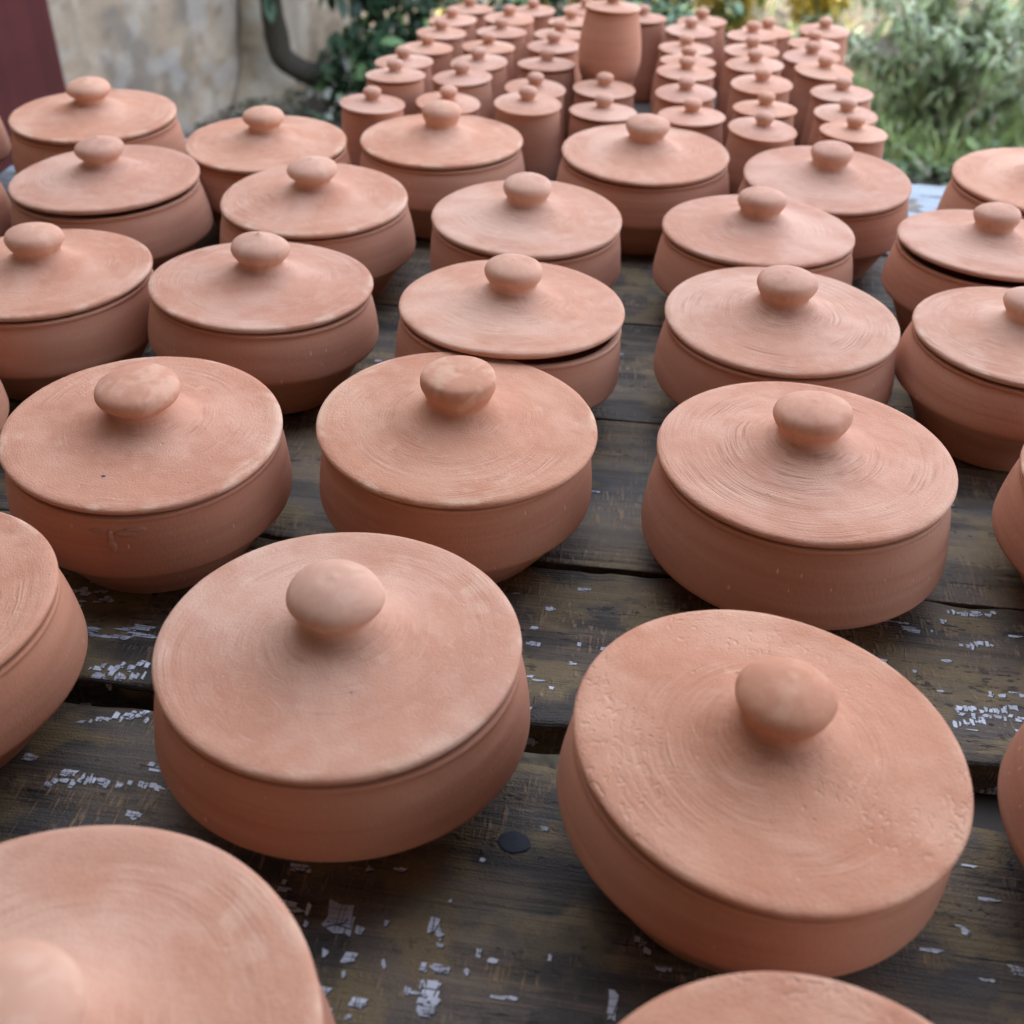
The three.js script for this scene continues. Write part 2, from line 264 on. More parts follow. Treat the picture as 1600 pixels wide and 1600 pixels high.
{ // table of weathered planks, the farthest two painted pale blue-grey
  const table = thing('wooden_table', 'weathered dark plank table with flaked white paint under the lidded bowls', 'table', null, [0, TOP, 0]);
  const yaw = Math.atan(0.115), ca = Math.cos(yaw), sa = Math.sin(yaw);
  const PX0 = -8.6, PLEN = 17.4, TX0 = -4.6, TLEN = 9.2;                  // plank frame: x' along the boards, z' across, in layout units
  const toP = (x, z) => [x * ca + z * sa, -x * sa + z * ca];
  const FL = '-1.15,-3.79,.1,.04 -1.25,-3.66,.09,.03 -1.19,-3.56,.13,.06 -1.07,-3.54,.02,.05 -.89,-3.49,.13,.13 -.76,-3.42,.04,.05 -1.07,-3.45,.02,.03 -.96,-3.44,.02,.03 -.63,-3.47,.02,.03 -.36,-3.45,.06,.1 -.32,-3.4,.04,.05 -.33,-3.35,.03,.02 -.11,-3.32,.03,.05 -.8,-3.25,.07,.06 -.82,-3.17,.03,.05 -.94,-3.29,.03,.03 -.62,-3.23,.02,.04 -.41,-3.23,.04,.07 -.31,-3.22,.08,.06 -.18,-3.2,.04,.04 -.41,-3.13,.03,.07 -.35,-3.1,.11,.1 -.38,-3.04,.06,.04 -.33,-3.04,.03,.04 -.37,-2.99,.08,.06 -.48,-3.08,.03,.06 -.72,-3.02,.07,.05 -.93,-3.06,.09,.07 -.87,-2.97,.03,.03 -.93,-2.99,.03,.04 .57,-3.04,.06,.14 .26,-3.3,.02,.03 -.29,-3.62,.02,.02 -.12,-3.89,.03,.02 .77,-3.42,.06,.05 .79,-3.37,.03,.04 .74,-3.43,.03,.03 2.54,-3.59,.07,.03 2.56,-3.56,.04,.04 2.76,-3.79,.09,.03 2.55,-3.58,.03,.05 .57,-6.31,.08,.04 .29,-6.08,.04,.03 .31,-6.08,.04,.04 .18,-5.87,.05,.03 .17,-5.71,.08,.04 .5,-5.71,.02,.03 .16,-5.39,.04,.02 2.6,-5.61,.09,.05 2.78,-6.03,.11,.03 2.87,-6.02,.08,.03 3.06,-5.94,.02,.02'.split(' ').map((s) => s.split(',').map(Number));
  const ROWS = '-3,-5.74,-2.56,-5.75,3 -2.99,-5.66,-2.52,-5.68,3 -2.85,-5.42,-2.45,-5.44,9 -2.81,-5.37,-2.44,-5.39,10 -2.77,-5.29,-2.53,-5.3,6 -3.31,-6.14,-2.99,-6.15,6 -3.26,-6.03,-2.89,-6.05,4 -2.45,-4.95,-2.31,-4.96,3 -2.78,-4.81,-2.33,-4.83,9 -2.51,-4.87,-2.29,-4.87,5 -2.83,-4.32,-2.23,-4.34,11 -2.61,-4.35,-2.51,-4.35,4 -2.23,-4.46,-2.03,-4.46,5 -2.22,-4.31,-1.98,-4.31,6 2.99,-5.18,3.43,-5.19,14 3.02,-5.12,3.42,-5.12,8 2.95,-5.06,3.18,-5.06,8 3.24,-6.16,3.38,-6.16,5 3.32,-6.13,3.61,-6.14,5 3.22,-5.81,3.46,-5.82,7 3.27,-5.33,3.51,-5.34,4'.split(' ').map((s) => s.split(',').map(Number));
  function plankMat(seed, z0, z1, pale, detail, W) {
    reseed(seed);
    const H = detail ? 512 : 256;
    const gr = [lattice(6, 24), lattice(14, 70), lattice(36, 200)], grn = lattice(4, 9), bl = fbm(14, 4, 5), ol = fbm(24, 7, 5), fi = lattice(1400, 400), wob = fbm(6, 2, 4), pit = fbm(160, 60, 3);
    const sx = [lattice(560, 14), lattice(420, 26), lattice(760, 20)], smk = fbm(12, 5, 4), fl2 = lattice(30, 150), ridge = fbm(5, Math.max(6, Math.round((z1 - z0) * 7)), 3), pt = fbm(34, 8, 5), ptm = fbm(9, 2, 2);
    const c = document.createElement('canvas'); c.width = W; c.height = H; const g = c.getContext('2d'), im = g.createImageData(W, H), hb = new Uint8Array(W * H * 4);
    for (let j = 0; j < H; j++) for (let i = 0; i < W; i++) {
      const u = (i + 0.5) / W, v = (j + 0.5) / H, w = v + 0.03 * (wob(u, v) - 0.5);
      const s = 0.4 * gr[0](u, w) + 0.35 * gr[1](u, w) + 0.25 * gr[2](u, w), b = bl(u, v), o = ol(u, v), wide = grn(u, w);
      let k = mixc([0.026, 0.018, 0.012], [0.15, 0.108, 0.07], sm(0.3, 0.7, 0.4 * s + 0.6 * b));
      k = mixc(k, [0.06, 0.054, 0.05], sm(0.45, 0.7, wide) * 0.5);
      k = mixc(k, [0.17, 0.118, 0.052], sm(0.47, 0.66, o) * 0.8);
      const cr = clamp(sm(0.76, 0.95, Math.max(sx[0](u + v * 0.004, v), sx[1](u - v * 0.012, v), sx[2](u + 0.006 * v, v) * 0.98)) * sm(0.42, 0.62, smk(u, v)) + 0.6 * sm(0.8, 0.95, fl2(u + v * 0.03, v)) * sm(0.5, 0.66, smk(v * 0.6 + 0.2, u)));
      k = mixc(k, [0.24, 0.155, 0.09], cr * 0.8);
      const dk = sm(0.62, 0.74, 1 - b) * 0.6 + sm(0.7, 0.85, s) * 0.55; k = mixc(k, [0.017, 0.013, 0.011], clamp(dk) * 0.85);
      const pk = sm(0.6, 0.78, pit(u, w)) * sm(0.4, 0.7, smk(v, u)); k = mixc(k, [0.016, 0.012, 0.01], pk * 0.8);
      let h = 0.5 + (0.5 - s) * 0.7 + (fi(u, v) - 0.5) * 0.2 - cr * 0.25 - pk * 0.3;
      if (!detail) { const rd = ridge(u + 0.1 * (b - 0.5), w), rv = sm(0.5, 0.72, rd); k = mixc(k, [0.016, 0.012, 0.009], rv * 0.5 * sm(0.25, 0.6, b)); k = mixc(k, [0.18, 0.132, 0.082], sm(0.55, 0.8, 1 - rd) * 0.3); h -= rv * 0.5; }
      if (pale === 1 || (pale === 2 && u > 0.86)) {
        const q = pale === 1 ? sm(0.26, 0.4, pt(u, v) + 0.15 * (s - 0.5)) : sm(0.86, 0.93, u) * sm(0.4, 0.6, pt(u, v)) * 0.7;
        k = mixc(k, mixc([0.25, 0.31, 0.37], [0.17, 0.21, 0.25], sm(0.4, 0.7, b) * (pale === 2 ? 1.4 : 0.8)), q); h += 0.1 * q;
      }
      const oo = (j * W + i) * 4, n = 0.82 + 0.36 * fi(u, v);
      im.data[oo] = enc(k[0] * n); im.data[oo + 1] = enc(k[1] * n); im.data[oo + 2] = enc(k[2] * n); im.data[oo + 3] = 255;
      hb[oo] = hb[oo + 1] = hb[oo + 2] = Math.round(255 * clamp(h)); hb[oo + 3] = 255;
    }
    g.putImageData(im, 0, 0);
    const flake = (px, pz, fw, fh, tone) => {       // a jagged chip of paint, in plank units
      const X = (px - TX0) / TLEN * W, Y = (pz - z0) / (z1 - z0) * H, a = fw / TLEN * W / 2 * 1.2, b2 = fh / (z1 - z0) * H / 2 * 1.2;
      const bits = fw * fh > 0.003 ? 4 : fw * fh > 0.0012 ? 2 : 1;
      for (let w2 = 0; w2 < bits; w2++) {
        const ox = bits > 1 ? rr(-0.5, 0.5) * a : 0, oy = bits > 1 ? rr(-0.5, 0.5) * b2 : 0, aw = a * (bits > 1 ? rr(0.5, 0.95) : rr(0.9, 1.35)), bw = b2 * (bits > 1 ? rr(0.5, 0.95) : rr(0.9, 1.35));
        const P4 = [[-1, -1], [rr(-0.4, 0.4), rr(-1.15, -0.8)], [1, rr(-1, -0.5)], [rr(0.7, 1.1), rr(-0.3, 0.3)], [rr(0.3, 1), 1], [rr(-0.5, 0.3), rr(0.6, 1.1)], [-1, rr(0.4, 1)], [rr(-1.15, -0.75), rr(-0.3, 0.3)]].filter(() => rnd() < 0.8).map(([x, y]) => [X + ox + (x + rr(-0.2, 0.2)) * aw, Y + oy + (y + rr(-0.2, 0.2)) * bw]);
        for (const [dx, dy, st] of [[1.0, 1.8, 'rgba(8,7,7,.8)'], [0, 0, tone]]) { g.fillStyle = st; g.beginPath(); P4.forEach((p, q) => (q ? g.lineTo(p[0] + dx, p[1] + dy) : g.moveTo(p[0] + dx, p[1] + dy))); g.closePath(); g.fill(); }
      }
      if (bits > 1) { g.strokeStyle = 'rgba(48,42,38,.75)'; g.lineWidth = 0.8; for (let q = 0; q < bits - 1; q++) { const y = Y + rr(-b2, b2) * 0.7, x = X + rr(-a, a) * 0.7; g.beginPath(); g.moveTo(X - a * rr(0.5, 1), y); g.lineTo(X + a * rr(0.5, 1), y + rr(-2, 2)); if (rnd() < 0.6) { g.moveTo(x, Y - b2); g.lineTo(x + rr(-2, 2), Y + b2); } g.stroke(); } }
    };
    const tone = () => { const q = Math.round(rr(168, 204)); return `rgb(${q},${q + 3},${q + 14})`; };
    if (detail) {
      const put = (x, z, fw, fh) => { const [a, b2] = toP(x, z); if (b2 > z0 && b2 < z1) flake(a, b2, fw, fh, tone()); };
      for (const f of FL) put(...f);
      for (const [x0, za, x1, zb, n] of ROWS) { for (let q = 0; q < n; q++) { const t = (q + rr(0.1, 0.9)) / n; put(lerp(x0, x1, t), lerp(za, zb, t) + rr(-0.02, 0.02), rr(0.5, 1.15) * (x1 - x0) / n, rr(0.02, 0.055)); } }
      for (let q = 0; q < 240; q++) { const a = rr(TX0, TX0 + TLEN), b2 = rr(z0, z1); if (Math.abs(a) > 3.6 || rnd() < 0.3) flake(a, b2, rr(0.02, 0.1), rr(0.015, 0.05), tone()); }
      for (let q = 0; q < 260; q++) { g.fillStyle = `rgba(190,185,180,${rr(0.15, 0.7)})`; const r0 = rr(0.5, 1.2); g.fillRect(rnd() * W, rnd() * H, r0 * 1.5, r0); }
      for (let q = 0; q < 34; q++) { const x = rnd() * W, y = rnd() * H; g.strokeStyle = 'rgba(6,5,4,.8)'; g.lineWidth = rr(0.8, 2.4); g.beginPath(); g.moveTo(x, y); let yy = y; for (let k2 = 1; k2 < 9; k2++) g.lineTo(x + k2 * rr(8, 14), yy += rr(-1.2, 1.2)); g.stroke(); }
      for (let q = 0; q < 16; q++) { const x = rnd() * W, y = rnd() * H, l = rr(10, 46); g.fillStyle = 'rgba(10,7,6,.7)'; g.beginPath(); g.moveTo(x - l, y); for (let k2 = -4; k2 <= 4; k2++) g.lineTo(x + l * k2 / 4, y - rr(0.3, 3) * (1 - Math.abs(k2) / 5)); for (let k2 = 4; k2 >= -4; k2--) g.lineTo(x + l * k2 / 4, y + rr(0.3, 3) * (1 - Math.abs(k2) / 5)); g.closePath(); g.fill(); }
      for (let q = 0; q < 7; q++) { const x = rnd() * W, y = rnd() * H; g.fillStyle = 'rgba(9,7,7,.9)'; g.beginPath(); g.ellipse(x, y, rr(3, 5), rr(4, 7), 0, 0, 6.3); g.fill(); }
    } else if (!pale) for (let q = 0; q < 16; q++) flake(rr(TX0, TX0 + TLEN), rr(z0, z1), rr(0.03, 0.09), rr(0.02, 0.04), tone());
    const data = new Uint8Array(g.getImageData(0, 0, W, H).data), mk = (d, srgb) => { const t = new THREE.DataTexture(d, W, H); t.magFilter = THREE.LinearFilter; t.wrapS = THREE.MirroredRepeatWrapping; if (srgb) t.colorSpace = THREE.SRGBColorSpace; t.needsUpdate = true; return t; };
    return std({ map: mk(data, true), bumpMap: mk(hb, false), bumpScale: 0.0022, roughness: pale === 1 ? 0.5 : 0.68 });
  }
  function plankGeo(z0, z1, thick, seed, frontSkew) {
    reseed(seed); const n1 = fbm(40, 2, 4), n2 = fbm(7, 2, 3);
    const nx = 220, sec = [], ch = z0 > -7 && z0 < -4 ? 0.035 : 0.012; // section loop (t across 0..1, y), from the lower front edge over the top to the lower back edge
    sec.push([1, -thick, 1], [1, -ch * 1.3, 1], [1 - ch * 0.25, -ch * 0.45, 1], [1 - ch, 0, 1]); for (let i = 1; i < 8; i++) sec.push([1 - ch - (1 - 2 * ch) * i / 8, 0, 0]); sec.push([ch, 0, -1], [ch * 0.25, -ch * 0.45, -1], [0, -ch * 1.3, -1], [0, -thick, -1], [1, -thick, 1]);
    const pos = [], uv = [], ix = [], m = sec.length;
    for (let i = 0; i <= nx; i++) for (let j = 0; j < m; j++) {
      const x = PX0 + PLEN * i / nx, [t, y, e] = sec[j], jit = e ? ((n1(i / nx, 0.2 + 0.2 * e) - 0.5) * 0.11 + (n1(i / nx * 0.97, 0.7) - 0.5) * 0.03) * (z0 > -7 && z0 < -4 ? 1 : 0.25) : 0;
      const sk = e === 1 ? frontSkew * x : 0, z = lerp(z0, z1 + sk, t) + jit;
      pos.push(x * S, (y + (n2(i / nx, t * 0.4) - 0.5) * 0.05 - (e ? Math.abs(jit) * 0.12 : 0)) * S, z * S); uv.push((x - TX0) / TLEN, clamp((lerp(z0, z1, t) - z0) / (z1 - z0)) * (Math.abs(y) > ch ? 0 : 1) + (Math.abs(y) > ch ? 0.4 + y * 0.4 : 0));
    }
    for (let i = 0; i < nx; i++) for (let j = 0; j < m - 1; j++) { const a = i * m + j, b = a + m; ix.push(a, a + 1, b, b, a + 1, b + 1); }
    const g = new THREE.BufferGeometry(); g.setAttribute('position', new THREE.Float32BufferAttribute(pos, 3)); g.setAttribute('uv', new THREE.Float32BufferAttribute(uv, 2)); g.setIndex(ix); g.computeVertexNormals(); return g;
  }
  const wood = new THREE.Group(); // only a frame of reference for the boards' direction, folded into each board below
  wood.rotation.y = -yaw; wood.updateMatrix();
  const boards = [                                 // z0, z1 (plank frame), pale, detail, skew of front edge, sink
    [-2.55, 0.9, 0, false, 0, 0], [-4.62, -2.6, 0, true, 0, 0], [-6.6, -4.99, 0, true, -0.03, 0.006], [-8.76, -6.615, 0, false, 0, -0.004], [-10.71, -8.772, 0, false, 0, 0.005], [-13.01, -10.722, 2, false, 0, 0], [-14.3, -13.03, 1, false, 0, 0.006], [-15.52, -14.33, 1, false, 0, 0]];
  boards.forEach(([z0, z1, pale, detail, skew, lift], i) => {
    const g = plankGeo(z0, z1, 0.3, 60 + i, skew).applyMatrix4(wood.matrix).translate(0, lift * S, 0);
    if (i === 1) { // its back edge runs a little askew, leaving a wedge of a gap
      const p = g.attributes.position; for (let k = 0; k < p.count; k++) { const [a, b] = toP(p.getX(k) / S, p.getZ(k) / S), w = clamp((b + 2.6) / -2.0); const dz = 0.03 * a * w; p.setXYZ(k, p.getX(k) - sa * dz * S, p.getY(k), p.getZ(k) + ca * dz * S); }
      g.computeVertexNormals();
    }
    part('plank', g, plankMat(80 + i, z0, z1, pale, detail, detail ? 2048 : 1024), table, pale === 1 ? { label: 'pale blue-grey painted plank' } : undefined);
  });
  // a drop of dark blue paint on the near board
  reseed(99);
  const dg = new THREE.SphereGeometry(1, 28, 14), dp = dg.attributes.position, dn = fbm(5, 5, 3);
  for (let i = 0; i < dp.count; i++) { const x = dp.getX(i), y = dp.getY(i), z = dp.getZ(i), a = Math.atan2(z, x) / 6.2832 + 0.5, k = 0.85 + 0.3 * dn(a, 0.3); dp.setXYZ(i, x * 0.098 * k * S, y * 0.004 * S + (dn(x * 0.4 + 0.5, z * 0.4 + 0.5) - 0.5) * 0.006 * S, z * 0.078 * k * S); }
  dg.computeVertexNormals();
  part('paint_drop', dg.translate(0.06 * S, 0.012 * S, -4.03 * S), std({ color: new THREE.Color(0.008, 0.011, 0.026), roughness: 0.7 }), table, { label: 'dried drop of dark blue paint' });
  const legM = std({ color: new THREE.Color(0.06, 0.05, 0.042), roughness: 0.8 });
  for (const [x, z] of [[-8, 0], [8, 0], [-8, -15], [8, -15]]) { const g = new THREE.BoxGeometry(0.07, TOP - 0.03, 0.07).translate((x * ca - z * sa) * S, -0.03 - (TOP - 0.03) / 2, (x * sa + z * ca) * S); part('leg', g, legM, table); }
  for (const x of [-8, -2.5, 2.5, 8]) part('bearer', new THREE.BoxGeometry(0.05, 0.06, 15.8 * S).translate(x * S, -0.0605, -7.4 * S).applyMatrix4(wood.matrix), legM, table);
}
{ // narrow table behind, under the jars
  reseed(47);
  const t = thing('jar_table', 'plain low-sided table crowded with tall clay jars behind the bowls', 'table', null, [1.42 * S, 0, -17.2 * S]); t.rotation.y = -0.12;
  const m = std({ color: new THREE.Color(0.1, 0.085, 0.07), roughness: 0.8 });
  for (let i = 0; i < 4; i++) part('plank', new THREE.BoxGeometry(7.0 * S, 0.025, 0.088).translate(0, TOP - 0.0125, (-2.05 + i * 1.0 - 0.05) * S * 0.99 - 0.02), m, t);
  part('plank', new THREE.BoxGeometry(7.0 * S, 0.025, 0.088).translate(0, TOP - 0.0125, (-3.1) * S * 0.99 - 0.02), m, t);
  for (const x of [-3.2, 3.2]) for (const z of [-3.1, 1.1]) part('leg', new THREE.BoxGeometry(0.05, TOP - 0.026, 0.05).translate(x * S, (TOP - 0.026) / 2, z * S), m, t);
}

/* ---------------------------------------------------------------- lidded bowls */
const KNOBS = { // radius, height scale, pointedness, flatness, stem radius
  mush: [0.264, 1.0, 0.6, 0, 0.185], point: [0.26, 1.06, 1.0, 0, 0.195], oval: [0.254, 1.0, 0.12, 0.15, 0.205], flat: [0.255, 1.0, 0, 0.9, 0.215], ball: [0.258, 1.1, 0.15, -0.15, 0.19], wide: [0.292, 1.0, 0, 0.2, 0.205], tall: [0.24, 1.12, 0.3, 0, 0.195] };
const tintCache = new Map();
function tinted(m, i) {                            // the same clay, a touch pinker, oranger, paler or darker from pot to pot
  const k = Math.floor(rnd() * 6), key = m.uuid + k; if (tintCache.has(key)) return tintCache.get(key);
  const t = [[1, 1, 1], [1.03, 1.0, 0.99], [0.95, 0.95, 0.97], [1.0, 1.04, 1.07], [0.97, 0.94, 0.92], [1.02, 0.99, 0.95]][k], c = m.clone(); c.color.setRGB(...t); tintCache.set(key, c); return c;
}
function makeBowl(o) {
  reseed(200 + o.i);
  const R = o.R * S, near = o.seg ?? 112;
  const b = thing('lidded_bowl', o.label, 'lidded bowl', 'lidded clay bowls set out to dry on the plank table', [o.x * S, TOP + 0.001, o.z * S]);
  const tilt = THREE.MathUtils.degToRad(o.t);
  const tz = THREE.MathUtils.degToRad(o.tz ?? 0);
  b.rotation.x = tilt; b.rotation.z = tz; b.position.z = o.z * S - Math.sin(tilt) * R; b.position.x = o.x * S + Math.sin(tz) * S; b.position.y += Math.abs(Math.sin(tz)) * 0.35 * R; // lid centre stays where it was
  const H = S / R;                                 // body height in lid radii, so that every lid lies one unit above the table
  const e1 = rr(0.003, 0.011), e2 = rr(0.002, 0.007), p1 = rr(0, 6.3), p2 = rr(0, 6.3), p3 = rr(0, 6.3), wb = fbm(9, 3, 3);
  const warpB = (r, y, a) => [r * (1 + e1 * Math.cos(2 * a + p1) + e2 * Math.cos(3 * a + p2) + 0.006 * (wb(a / 6.2832, 0.3) - 0.5)), y + 0.006 * R * Math.cos(2 * a + p3)];
  const rb = o.rb ?? 1.055, c = o.c ?? -0.56, nk = o.nk ?? 0.98, y0 = o.y0 ?? -0.071;
  const foot = 0.7;
  const P = scaleP([[0, -H + 0.05], [0.55, -H + 0.05], [0.66, -H + 0.012], [0.69, -H], [0.72, -H + 0.012], [0.75, -H + 0.06], [0.83, lerp(-H, c, 0.42)], [rb - 0.12, lerp(-H, c, 0.78)], [rb - 0.035, c - 0.035], [rb - 0.01, c - 0.012], [rb, c + 0.012], [rb, c + 0.045], [lerp(nk, rb, 0.9), lerp(c, y0, 0.26)], [lerp(nk, rb, 0.66), lerp(c, y0, 0.5)], [lerp(nk, rb, 0.36), lerp(c, y0, 0.72)], [nk, y0 - 0.045], [nk + 0.007, y0 - 0.025], [nk + 0.004, y0 - 0.006], [nk - 0.02, y0], [nk - 0.06, y0 - 0.012], [nk - 0.075, y0 - 0.06], [rb - 0.12, c], [0.62, -H + 0.13], [0.3, -H + 0.11], [0, -H + 0.11]], R).map(([r, y]) => [r, y + H * R]);
  part('bowl_body', turned(smoothProfile(P, 84), near, warpB, rnd(), null)[0], tinted(bodyMats[o.bm ?? 1]), b);
  // lid and knob, one turned surface in two meshes
  const [kr0, kh, kp, kf, ks] = KNOBS[o.k], kr = kr0 * (o.ks ?? 1) * rr(0.98, 1.03), bow = o.bow ?? 0.0;
  const lp = [[0, -0.045], [0.82, -0.045], [0.9, -0.052], [0.955, -0.054], [0.988, -0.042], [1.0, -0.018], [0.993, 0.002], [0.968, 0.013], [0.92, 0.017], [0.8, 0.02 + bow], [0.64, 0.031 + bow], [0.49, 0.052 + bow * 0.7], [0.385, 0.08], [0.305, 0.112], [ks + 0.03, 0.15], [ks + 0.006, 0.17]];
  const ym = 0.165 + 0.142 * kh, tp = 0.165 + 0.252 * kh;
  const kn = [[ks + 0.002, 0.19], [ks + 0.006, 0.213], [lerp(ks, kr, 0.5), 0.165 + 0.078 * kh], [kr * 0.955, 0.165 + 0.108 * kh], [kr, ym], [kr * (0.93 + 0.04 * kf), ym + (tp - ym) * (0.42 + 0.28 * kf)], [kr * (0.72 + 0.1 * kf), ym + (tp - ym) * (0.74 + 0.16 * kf)], [kr * 0.4, ym + (tp - ym) * (0.97 + 0.04 * kf)], [kr * 0.16, tp + 0.014 * kp], [0, tp + 0.035 * kp + 0.004]];
  const prof = smoothProfile(scaleP([...lp, ...kn], R), 92), stemY = 0.17 * R;
  let cut = prof.findIndex(([r, y], i) => i > 40 && y >= stemY); if (cut < 0) cut = 60;
  const q1 = rr(0, 6.3), q2 = rr(0, 6.3), q3 = rr(0, 6.3), sl = o.slant ?? rr(-0.05, 0.05), la = rr(0, 6.3), dents = fbm(12, 6, 4);
  const warpL = (r, y, a) => {
    const f = sm(0.3 * R, 0.9 * R, r), up = sm(0.16 * R, 0.4 * R, y), x = r / R;
    const rad = r * (1 + f * (0.004 * Math.cos(2 * a + q1) + 0.006 * (dents(a / 6.2832, 0.2) - 0.5)) + up * (0.035 * Math.cos(2 * a + q3) + 0.014 * Math.cos(3 * a + q1) + 0.008 * Math.cos(5 * a + q2)));
    return [rad, y + R * (f * 0.006 * Math.cos(2 * a + q2) + (1 - up) * sm(0.2, 0.4, x) * 0.012 * (dents(a / 6.2832, x * 0.8) - 0.5) * (y > -0.01 * R ? 1 : 0) * sm(0, 0.15, x)) + up * sl * r * Math.cos(a - la)];
  };
  const [lg, kg] = turned(prof, near, warpL, rnd(), [cut], null);
  // texture coordinate: arc length from the rim edge
  const rimLen = 0.965 * R; for (const g of [lg, kg]) { const uv = g.attributes.uv; let tot = 0; for (let i = 1; i < prof.length; i++) tot += Math.hypot(prof[i][0] - prof[i - 1][0], prof[i][1] - prof[i - 1][1]); for (let i = 0; i < uv.count; i++) uv.setY(i, clamp((uv.getY(i) * tot - rimLen) / (tot - rimLen), 0, 1)); }
  const lm = tinted(lidMats[o.lm ?? 4]), lid = part('lid', lg, lm, b); lid.position.y = H * R + (o.lift ?? 0) * R;
  part('knob', kg, lm, lid);
  if (o.lt) { lid.rotation.z = THREE.MathUtils.degToRad(o.lt[0]); lid.rotation.x = THREE.MathUtils.degToRad(o.lt[1]); }
  return { b, lid, R, H };
}
const BOWLS = [
  ['A1', -5.348, -13.981, 1.006, 0.777, { k: 'mush', lm: 5, label: 'lidded clay bowl right in front of the dark red door' }],
  ['A2', -4.526, -11.796, 1.0, 0.244, { k: 'mush', lm: 4, rb: 1.07, lt: [1.1, 0], lift: 0.018, label: 'lidded clay bowl second from the red door, lid slightly raised on its right' }],
  ['A3', -4.394, -9.457, 0.987, -0.786, { k: 'oval', lm: 5, label: 'lidded clay bowl at the left edge with rounded knob and pale scuffed lid rim' }],
  ['B1', -3.024, -13.116, 0.948, 0.929, { k: 'mush', lm: 5, label: 'lidded clay bowl in front of the leaf litter below the tree trunk' }],
  ['B2', -2.178, -11.388, 0.984, 1.005, { k: 'mush', lm: 5, label: 'lidded clay bowl with mushroom knob, before the bowl below the tree trunk' }],
  ['B3', -2.324, -9.297, 0.998, -2.2, { tz: -2.3, k: 'point', lm: 5, bm: 0, c: -0.5, label: 'lidded clay bowl with a sharply pointed knob and a crisp dark lower half' }],
  ['B4', -2.709, -6.828, 1.0, 1.35, { tz: -2.2, k: 'wide', lm: 3, bm: 0, rb: 1.03, label: 'lidded clay bowl with dark spot on its lid and drip under the rim' }],
  ['C1', -0.957, -13.373, 0.977, -0.31, { k: 'tall', lm: 5, c: -0.52, label: 'lidded clay bowl with a tall knob, directly in front of the leftmost jars' }],
  ['C2', 0.076, -11.039, 0.988, 0.974, { k: 'oval', lm: 4, rb: 1.02, label: 'lidded clay bowl directly behind the bowl whose lid sits askew' }],
  ['C3', -0.046, -8.87, 0.991, -1.9, { tz: -3.8, k: 'oval', lm: 4, rb: 1.02, lt: [2.6, 0], lift: 0.04, label: 'lidded clay bowl whose lid sits askew with a black gap at the right' }],
  ['C4', -0.42, -7.009, 1.049, 0.1, { tz: -1.6, k: 'flat', lm: 3, bm: 0, rb: 1.005, nk: 0.945, label: 'lidded clay bowl with flat-topped spool knob and scratched lid, in the centre' }],
  ['C5', -0.973, -4.647, 1.047, -1.18, { k: 'ball', lm: 0, bm: 0, rb: 1.06, c: -0.54, nk: 0.99, y0: -0.072, seg: 160, label: 'large lidded clay bowl with chalk mark on its round knob, near the front' }],
  ['D1', 1.47, -13.083, 0.986, 1.22, { k: 'oval', lm: 4, c: -0.52, label: 'lidded clay bowl in front of the jar that stands stacked on another' }],
  ['D2', 2.442, -10.85, 0.971, -1.397, { k: 'oval', lm: 4, label: 'lidded clay bowl with smooth lid, directly behind the one with egg-shaped knob' }],
  ['D3', 2.327, -8.885, 1.017, 0.512, { k: 'oval', lm: 2, label: 'lidded clay bowl with an egg-shaped knob, behind the heavily brushed lid' }],
  ['D4', 2.107, -6.705, 1.065, -0.709, { k: 'oval', lm: 2, bm: 0, c: -0.64, rb: 1.065, seg: 144, label: 'lidded clay bowl with dark circular brush marks all over its lid' }],
  ['D5', 1.382, -3.942, 1.037, -0.34, { tz: -4.4, k: 'ball', lm: 1, bm: 0, rb: 1.03, c: -0.45, seg: 176, ks: 0.96, nk: 0.985, y0: -0.062, label: 'largest lidded clay bowl at the front with rough crumbs of clay on its lid' }],
  ['E1', 3.474, -12.383, 0.934, 3.049, { k: 'oval', lm: 4, label: 'lidded clay bowl by the light blue table corner, in front of the grass' }],
  ['E2', 4.721, -10.593, 0.9, 0, { k: 'oval', lm: 4, lt: [-1.2, -1.4], lift: 0.025, label: 'lidded clay bowl at the right edge with dark gap under its lid' }],
  ['E3', 4.39, -8.673, 0.93, 0, { k: 'oval', lm: 5, bm: 0, rb: 1.08, c: -0.5, label: 'lidded clay bowl cut by right edge, in front of the one with dark gap' }],
  ['F1', 6.061, -12.441, 1.1, 0, { k: 'oval', lm: 4, label: 'lidded clay bowl farthest right at the back, against the green shrubs' }],
  ['K1', -3.724, -4.85, 1.0, 0, { k: 'oval', lm: 3, bm: 0, label: 'lidded clay bowl cut by left edge, half its lid showing, pale worn rim' }],
  ['A0', -7.607, -13.898, 1.0, 0, { k: 'oval', lm: 4, label: 'clay bowl sliver at the left edge before the dark red door' }],
  ['A0b', -6.673, -11.548, 1.0, 0, { k: 'oval', lm: 5, label: 'shaded clay bowl sliver at the left edge, second from the red door' }],
  ['A0c', -5.19, -7.55, 0.96, 0, { k: 'oval', lm: 4, label: 'small pink clay bowl sliver at the left edge beside the bowl with spotted lid' }],
  ['R1', 4.62, -6.387, 1.0, 0, { k: 'oval', lm: 5, bm: 0, label: 'clay bowl cut by right edge, lidless in view, beside the brush-marked lid' }],
  ['R2', 3.809, -3.809, 1.0, 0, { k: 'oval', lm: 4, bm: 0, label: 'clay bowl cut by right edge beside the plank gap, lowest on that edge' }],
  ['G', -1.875, -2.165, 1.17, 0, { k: 'ball', lm: 0, bm: 0, seg: 176, label: 'lidded clay bowl nearest the viewer in the bottom left corner' }],
  ['H', 1.163, -1.649, 1.017, 0, { k: 'ball', lm: 1, bm: 0, seg: 144, label: 'lidded clay bowl at the bottom edge with only the back of its lid in view' }],
];
const made = {};
